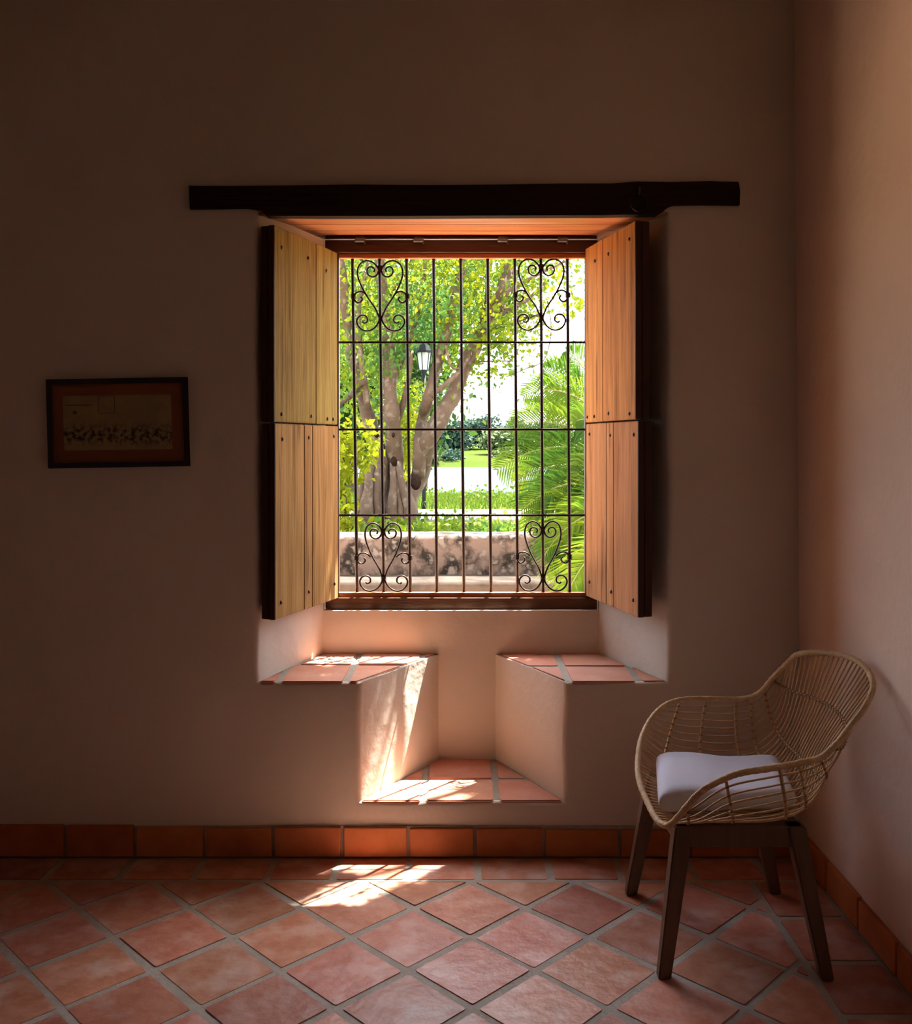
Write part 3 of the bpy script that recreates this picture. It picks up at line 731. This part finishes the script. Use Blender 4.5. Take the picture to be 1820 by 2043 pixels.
# low weathered garden wall with bench ledge
gw = thing('garden_wall', 'low weathered stained plaster garden wall with a bench ledge outside the window', 'wall', (0, 2.6, 0))
wd = 6.05
zt4 = PD(0, 1068, wd).z
def wavy_box(nm, lo, hi, m, nxx, amp, bev):
    bm_ = bmesh.new(); addbox(bm_, lo, hi, bev, 2)
    es = [e_ for e_ in bm_.edges if abs((e_.verts[0].co-e_.verts[1].co).x) > 1]
    bmesh.ops.subdivide_edges(bm_, edges=es, cuts=nxx)
    for v in bm_.verts:
        q = noise.noise(Vector((v.co.x*1.3, v.co.y, v.co.z*2)))*amp; v.co.z += q if v.co.z > .2 else 0; v.co.y += q*.7
    return obj(nm, bm_, m, gw, True)
wavy_box('wall_body', (-5, yq(wd), -.02), (5, yq(wd)+.32, zt4), M['pwall'], 50, .018, .03)
zl_ = PD(0, 1146, wd).z
wavy_box('bench_ledge', (-5, yq(5.72), -.02), (5, yq(wd)+.02, zl_), M['pwall_ledge'], 50, .014, .03)

rng = np.random.default_rng(5)
def leaves(centers, spread, count, size, flat=.0, aspect=.6):
    """leaf blades (folded rhombs, as two triangles each made into one quad) scattered in gaussian clumps"""
    c = np.asarray(centers, float); idx = rng.integers(0, len(c), count)
    pos = c[idx]+rng.normal(0, 1, (count, 3))*np.asarray(spread)
    d = rng.normal(0, 1, (count, 3)); d[:, 2] -= .4; d /= np.linalg.norm(d, axis=1)[:, None]
    n = rng.normal(0, 1, (count, 3)); n[:, 2] += .8; s = np.cross(d, n); s /= np.linalg.norm(s, axis=1)[:, None]+1e-9
    L = size*rng.uniform(.6, 1.3, count)[:, None]; W = L*aspect*.5
    nn_ = np.cross(s, d)
    a = pos; b_ = pos+d*L*.45+s*W+nn_*L*.06; cc = pos+d*L; e_ = pos+d*L*.45-s*W+nn_*L*.06
    dd = D+pos[:, 1]; ppx = CX+pos[:, 0]*F/dd; ppy = CY-(pos[:, 2]-H)*F/dd
    keep = ~((np.abs(ppx-847) < 27) & (ppy > 672) & (ppy < 760) & (dd < 10.6))
    return np.stack([a, b_, cc, e_], 1)[keep].reshape(-1, 3)
def bark_tube(name, pts, r0, r1, m, parent, per=5, sides=9, amp=.12):
    q = cr(pts, per); n = len(q); bm_ = bmesh.new()
    tube(bm_, q, [(r0+(r1-r0)*(k/(n-1))) for k in range(n)], sides)
    for v in bm_.verts:
        v.co += noise.noise_vector(v.co*6)*(r0*amp)
    return obj(name, bm_, m, parent, True)
# main tree
td = 8.2
tree = thing('spreading_tree', 'big multi-stemmed tree with mottled pale bark and a knotted base beyond the garden wall', 'tree', Vector((PD(770, 0, td).x, yq(td), .8)))
def Q(x, y_, d=td): return PD(x, y_, d)
stems = [
 ([(752, 1075), (745, 1000), (757, 940), (752, 890), (735, 830), (716, 760), (700, 690), (688, 600), (676, 500)], .085, .035, .4),
 ([(790, 1075), (778, 1000), (786, 930), (784, 860), (778, 780), (775, 700), (766, 600), (756, 480)], .10, .04, .4),
 ([(800, 1075), (812, 1000), (836, 950), (850, 890), (870, 850), (908, 780), (940, 710), (970, 650), (998, 590), (1018, 520), (1030, 460)], .095, .04, .4),
 ([(835, 950), (838, 890), (842, 840), (856, 790), (880, 700), (905, 610), (925, 520), (935, 450)], .06, .03, .3),
]
for pts, r0, r1, am in stems:
    bark_tube('stem', [Q(x, y_, td+R.uniform(-.15, .15)) for x, y_ in pts], r0, r1, M['bark'], tree, 5, 12, am*.6)
# flared, ropy base
for k in range(15):
    x = 712+R.uniform(0, 108); d_ = td-.25+R.uniform(0, .15)
    bark_tube('root', [Q(x+R.uniform(-10, 10), 1085, d_), Q(x+R.uniform(-8, 8), 1020, d_), Q(766+(x-766)*.85, 975, d_+.02), Q(766+(x-766)*.62, 925, d_+.12)], R.uniform(.04, .07), .03, M['bark'], tree, 4, 7, .5)
limbs = [([(950, 690), (985, 660), (1030, 640), (1080, 628)], .035), ([(970, 655), (1010, 620), (1050, 600), (1090, 560)], .03),
         ([(720, 760), (700, 790), (672, 810)], .04), ([(778, 780), (810, 700), (840, 600), (850, 500)], .03), ([(735, 820), (715, 640), (735, 520)], .03),
         ([(860, 790), (925, 730), (960, 640), (975, 560)], .025), ([(890, 690), (905, 735), (960, 722), (1020, 720)], .012), ([(766, 600), (800, 560), (830, 500)], .03),
         ([(1000, 590), (1050, 560), (1110, 530), (1170, 500)], .02), ([(784, 860), (800, 820), (815, 760), (822, 700)], .035)]
for pts, r0 in limbs: bark_tube('branch', [Q(x, y_, td+R.uniform(-.3, .3)) for x, y_ in pts], r0, r0*.4, M['bark'], tree, 4, 6, .1)
tw = bmesh.new(); tube(tw, cr([Q(1092, 600), Q(1100, 660), Q(1085, 718), Q(1050, 735), Q(1010, 752)], 5), .005, 5); tube(tw, cr([Q(1095, 712), Q(1070, 712), Q(1050, 708)], 4), .004, 5)
obj('twig', tw, M['bark'], tree, True)
for (x, y_, r) in ((752, 865, 7), (757, 890, 5), (735, 952, 7), (786, 920, 8), (830, 962, 13), (785, 868, 4)):
    c = Q(x, y_, td-.15); bm = bmesh.new()
    bmesh.ops.create_uvsphere(bm, u_segments=12, v_segments=8, radius=1, matrix=Matrix.Translation(c) @ Matrix.Diagonal((r/F*td*.8, .035, r/F*td*1.2, 1)))
    ob = obj('knot', bm, M['knot'], tree, True)
def region(n, x0, x1, y0, y1, d0, d1):
    return [tuple(PD(R.uniform(x0, x1), R.uniform(y0, y1), R.uniform(d0, d1))) for _ in range(n)]
C1 = region(100, 640, 1000, 380, 640, 7.7, 10.5)+region(22, 990, 1095, 380, 600, 7.8, 9.3)+region(7, 1100, 1180, 430, 530, 7.8, 8.6)+region(10, 990, 1060, 620, 690, 7.8, 8.6)
C2 = region(60, 660, 900, 620, 720, 7.6, 10.5)+region(22, 670, 840, 700, 820, 8.4, 10.5)+region(5, 920, 1015, 690, 745, 7.8, 8.6)
C3 = region(3, 1133, 1160, 592, 622, 7.8, 8)
fo = np_mesh('foliage', leaves(C1+C2, (.17, .17, .14), 17000, .055), 4, M['leaf'], tree); fo['kind'] = 'stuff'; fo['label'] = 'fresh yellow green leaves'
f2 = np_mesh('foliage', np.concatenate([leaves(C1, (.15, .15, .12), 4800, .058), leaves(C3, (.04, .04, .04), 40, .07)]), 4, M['leaf_yellow'], tree); f2['kind'] = 'stuff'; f2['label'] = 'yellowish sunlit leaves'
# unseen canopy added above the window, its gaps shaped to dapple the sun
def lit(x, z):
    zt_e = 1.02 if x < -.47 else (1.17 if x < .015 else 1.38)
    if x > .37 and x < 1: return False
    if z < zt_e: return True
    if .02 < x < .37 and z < 1.52: return True
    if .17+.07*(z-1.6)/.7 < x < .36 and z < 2.45: return True
    return False
can = []
rr = random.Random(3)
for _ in range(9000):
    x, z = rr.uniform(-1.3, 1.1), rr.uniform(.70, 3.1)
    if any(lit(x+a, z+b_) for a in (-.04, .0, .04) for b_ in (-.045, 0, .045)): continue
    s = rr.uniform(3.2, 4.0); p = Vector((x, .48, z))+SUNDIR*s
    can.append(tuple(p+Vector((rr.uniform(-.01, .01), 0, 0))))
canm = np_mesh('overhanging_foliage', leaves(can, (.008, .008, .008), 15000, .06, aspect=.9), 4, M['leaf'], tree); canm['kind'] = 'stuff'
bark_tube('branch', [(2.8, yq(8.2), 5.2), (2.7, 3.6, 6.2), (2.3, 2.8, 6.9), (1.7, 2.5, 7.3)], .09, .02, M['bark'], tree, 5, 8, .1)
bark_tube('branch', [Q(1030, 460), (1.6, 4.4, 4.4), (2.8, yq(8.2), 5.2)], .07, .06, M['bark'], tree, 5, 8, .1)
# further trees behind on the left
def bg_tree(name, label, cat, x, d_, base_y, cl, spread, cnt, size, m, trunk=None, grp=None, tm='bark_far'):
    b0 = PD(x, base_y, d_)
    t = thing(name, label, cat, b0, grp)
    if trunk: bark_tube('trunk', [PD(a, c, d_) for a, c in trunk[0]], trunk[1], trunk[1]*.5, M[tm], t, 3, 8, .1)
    f_ = np_mesh('foliage', leaves([tuple(PD(a, c, d_+dd)) for a, c, dd in cl], spread, cnt, size), 4, m, t); f_['kind'] = 'stuff'
    return t
def blob(x0, x1, y0, y1, n, dd): return [(R.uniform(x0, x1), R.uniform(y0, y1), R.uniform(-dd, dd)) for _ in range(n)]
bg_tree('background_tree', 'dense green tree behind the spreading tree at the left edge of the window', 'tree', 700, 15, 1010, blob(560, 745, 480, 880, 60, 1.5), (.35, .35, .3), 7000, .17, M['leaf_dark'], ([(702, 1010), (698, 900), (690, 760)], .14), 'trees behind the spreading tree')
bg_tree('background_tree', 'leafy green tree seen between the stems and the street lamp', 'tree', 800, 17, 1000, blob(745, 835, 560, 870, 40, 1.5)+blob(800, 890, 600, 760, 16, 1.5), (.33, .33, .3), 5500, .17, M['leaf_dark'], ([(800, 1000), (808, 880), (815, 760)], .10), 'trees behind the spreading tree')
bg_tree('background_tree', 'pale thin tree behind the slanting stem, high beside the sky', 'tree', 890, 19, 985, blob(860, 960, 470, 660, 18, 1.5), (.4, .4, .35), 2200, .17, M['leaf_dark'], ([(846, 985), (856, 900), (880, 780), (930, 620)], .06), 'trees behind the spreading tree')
# yellow-leaved shrub at the left edge
bg_tree('shrub', 'yellow-leaved shrub at the left edge of the window beside the tree base', 'shrub', 690, 7.3, 1075, blob(668, 700, 870, 980, 9, .2)+blob(715, 745, 880, 940, 4, .2)+blob(668, 705, 980, 1060, 5, .2), (.06, .06, .09), 800, .07, M['leaf_yellow'], ([(690, 1075), (688, 980), (684, 900)], .02))
bg_tree('shrub', 'small yellow green shrub between the tree stems in front of the lamp post', 'shrub', 800, 9.6, 1045, blob(788, 822, 860, 950, 7, .2)+blob(800, 830, 760, 860, 6, .3), (.07, .07, .09), 700, .075, M['leaf_yellow'], ([(803, 1045), (800, 950), (806, 880)], .02))
# street lamp
ld = 10.3
lb = PD(846, 1030, ld)
lm = thing('street_lamp', 'black garden street lamp with frosted lantern standing behind the tree', 'lamp', Vector((lb.x, lb.y, .8)))
lp = lambda x, y_: PD(x, y_, ld)
bm = bmesh.new(); tube(bm, [Vector((lb.x, lb.y, .8)), lp(846, 745)], .021, 10); obj('pole', bm, M['lampmetal'], lm, True)
bm = bmesh.new(); tube(bm, [Vector((lb.x, lb.y, .8)), Vector((lb.x, lb.y, .88)), Vector((lb.x, lb.y, .9))], [.03, .028, .025], 12); obj('base', bm, M['lampmetal'], lm, True)
k = ld/F
def frus(nm, ya, yb, ra, rb, m, sides=6, rot=.26):
    a, b_ = lp(846, ya), lp(846, yb); bm_ = bmesh.new()
    bmesh.ops.create_cone(bm_, cap_ends=True, segments=sides, radius1=rb*k, radius2=ra*k, depth=(a-b_).length, matrix=Matrix.Translation((a+b_)/2) @ Matrix.Rotation(rot, 4, 'Z'))
    return obj(nm, bm_, m, lm)
frus('roof', 688, 700, 10, 15, M['lampmetal']); frus('brim', 700, 704, 19, 19, M['lampmetal']); frus('lantern_glass', 704, 738, 14, 9, M['lampglass'])
frus('finial', 682, 688, 4, 6, M['lampmetal']); frus('collar', 738, 747, 8, 4, M['lampmetal'])
for a in range(6):
    an = PI/3*a+.26; bm = bmesh.new()
    p0 = lp(846, 703)+Vector((math.cos(an), math.sin(an), 0))*15*k; p1 = lp(846, 740)+Vector((math.cos(an), math.sin(an), 0))*9.5*k
    tube(bm, [p0, p1], .0055, 5); obj('lantern_bar', bm, M['lampmetal'], lm)
# palm at right
pd_ = 5.35
pb = Vector((1.18, yq(5.35), 0))
pm = thing('palm', 'bright green feathery palm arching in from the right of the window', 'palm', pb)
fr_tips = [((1225, 860), (1150, 760), (1085, 735), 5.6), ((1235, 870), (1140, 745), (1045, 790), 5.5), ((1230, 900), (1120, 820), (1020, 850), 5.4), ((1235, 930), (1110, 850), (992, 938), 5.3),
           ((1240, 950), (1120, 900), (1030, 960), 5.2), ((1240, 980), (1130, 930), (1040, 1020), 5.1), ((1245, 1000), (1140, 960), (1062, 1060), 5.1), ((1245, 1030), (1150, 1000), (1085, 1110), 5.0),
           ((1250, 1060), (1165, 1040), (1105, 1160), 5.0), ((1250, 1090), (1175, 1075), (1130, 1190), 4.9), ((1230, 850), (1175, 730), (1130, 700), 5.8), ((1235, 900), (1160, 800), (1100, 800), 5.9),
           ((1240, 940), (1150, 880), (1095, 920), 5.7), ((1240, 970), (1160, 930), (1100, 990), 5.6), ((1245, 1010), (1165, 960), (1120, 1060), 5.5), ((1250, 1050), (1180, 1020), (1145, 1120), 5.4),
           ((1240, 900), (1190, 820), (1150, 840), 5.3), ((1245, 960), (1190, 900), (1150, 950), 5.2), ((1250, 1020), (1195, 980), (1155, 1040), 5.1), ((1250, 1080), (1200, 1060), (1165, 1150), 5.0)]
for (a, b_, c, d_) in fr_tips:
    p0, p1, p2 = PD(*a, d_), PD(*b_, d_-.1), PD(*c, d_-.2)
    pts = [p0*(1-t)**2+p1*2*t*(1-t)+p2*t*t for t in [i/16 for i in range(17)]]
    root = [pb+Vector((R.uniform(-.05, .05), R.uniform(-.05, .05), .3)), (pb+p0)/2+Vector((0, 0, .3))]
    bm = bmesh.new(); tube(bm, cr(root+[p0], 4)[:-1]+pts, [.012]*9+[.008*(1-i/20) for i in range(len(pts)-1)], 5); st = obj('frond', bm, M['palm_stem'], pm, True)
    V = []
    for i in range(38):
        t = .06+.93*i/37; p = p0*(1-t)**2+p1*2*t*(1-t)+p2*t*t
        tg = ((p1-p0)*(1-t)+(p2-p1)*t).normalized()
        L_ = .25*(math.sin(PI*min(1, t*.85+.15))**.5)*R.uniform(.85, 1.1)
        for sg in (-1, 1):
            sd = tg.cross(Vector((0, -1, 0))).normalized()*sg
            dr = (sd*.75+tg*.75+Vector((0, R.uniform(-.35, .2), -.12))).normalized()
            wv = dr.cross(Vector((R.uniform(-.3, .3), 1, 0))).normalized()*.0055
            mid = p+dr*L_*.5; end = p+dr*L_+Vector((0, 0, -L_*.22))
            V += [p-wv*.5, p+wv*.5, mid+wv, mid-wv, mid-wv, mid+wv, end+wv*.1, end-wv*.1]
    lf = np_mesh('leaflets', np.array([tuple(v) for v in V]), 4, M['palm'], st); lf['kind'] = 'stuff'
# grass and bedding plants
def blades(n, x0, x1, y0, y1, zf, hgt, wd_):
    x = rng.uniform(x0, x1, n); y = rng.uniform(y0, y1, n); z = np.array([zf(a, b_) for a, b_ in zip(x, y)])
    p = np.stack([x, y, z], 1); hh = hgt*rng.uniform(.5, 1.2, n)[:, None]
    an = rng.uniform(0, 2*PI, n); s = np.stack([np.cos(an), np.sin(an), np.zeros(n)], 1)*wd_
    ln = rng.normal(0, .3, (n, 3)); ln[:, 2] = 1
    return np.stack([p-s, p+s, p+ln*hh+s*.1, p+ln*hh-s*.1], 1).reshape(-1, 3)
def bankz(x, y_):
    for (a, za), (b2, zb2) in zip(prof, prof[1:]):
        if a <= y_ <= b2: return za+(zb2-za)*(y_-a)/(b2-a)-.02
    return .78
g1 = np_mesh('grass', np.concatenate([blades(9000, -2, 3.5, yq(10.2), yq(14.2), lambda a, b_: bankz(a, b_) if b_ > 9.55 else .79, .09, .009)]), 4, M['grass'])
tag(g1, 'bright green grass on the river bank beyond the pale path', 'grass', kind='stuff')
C5 = [(R.uniform(-1.8, 2.2), yq(R.uniform(6.75, 8.5)), .83) for _ in range(150)]
g2 = np_mesh('bedding_plants', leaves(C5, (.08, .08, .045), 4500, .06), 4, M['leaf']); tag(g2, 'low leafy green ground cover behind the garden wall', 'plants', kind='stuff')
C6 = [(R.uniform(-.8, 1.2), yq(R.uniform(11, 13.5)), .85) for _ in range(40)]
g3 = np_mesh('bank_weeds', leaves(C6, (.14, .12, .05), 700, .06), 4, M['grass']); tag(g3, 'tall weeds at the edge of the river bank', 'weeds', kind='stuff')
# far bank trees and bushes
fl = [('broad dark blue-green tree in the middle of the far bank', 965, 862, 48, 24, 'leaf_far', 205), ('dark rounded tree on the far bank left of the middle', 905, 872, 36, 20, 'leaf_far', 200),
      ('dark tree on the far bank beside the palm', 1030, 866, 40, 19, 'leaf_far', 215), ('dark tree on the far bank behind the palm fronds', 1095, 868, 42, 18, 'leaf_far', 220),
      ('dark far bank tree just right of the lamp post', 868, 876, 26, 17, 'leaf_far', 205), ('far bank tree behind the tree stems', 800, 872, 50, 22, 'leaf_far', 215), ('far bank tree at the left edge of the window', 700, 872, 55, 24, 'leaf_far', 220),
      ('pale olive tree on the far bank in front of the dark trees', 1000, 884, 30, 11, 'leaf_far_pale', 180), ('pale tree on the far bank by the palm tips', 1065, 884, 34, 12, 'leaf_far_pale', 182)]
for lab, x, y_, hw, hh, mm, d_ in fl:
    cl = []
    for _ in range(26):
        a = R.uniform(0, 2*PI); r = math.sqrt(R.random()); cl.append((x+hw*r*math.cos(a), y_-4+hh*r*math.sin(a), R.uniform(-3, 3)))
    b0 = y_+hh*.9
    bg_tree('bank_tree', lab, 'tree', x, d_, b0, cl, (1.0, 1.0, .6), 3200, .9, M[mm], ([(x, b0+4), (x+2, y_)], .5), 'trees on the far river bank', 'bark_far')
for lab, x, y_, hw, hh, d_ in (('round green bush on the far bank at the water edge', 893, 910, 22, 9, 162), ('low pale bush on the far bank below the palm tips', 1010, 905, 24, 7, 168), ('low bush on the far bank near the lamp post', 860, 914, 14, 6, 160)):
    cl = [(x+R.uniform(-hw, hw), y_+R.uniform(-hh, hh)*.8, R.uniform(-2, 2)) for _ in range(14)]
    bg_tree('bank_bush', lab, 'bush', x, d_, y_+hh, cl, (.5, .6, .3), 700, .7, M['leaf_far'] if x == 893 else M['leaf_far_pale'], None, 'bushes on the far river bank')
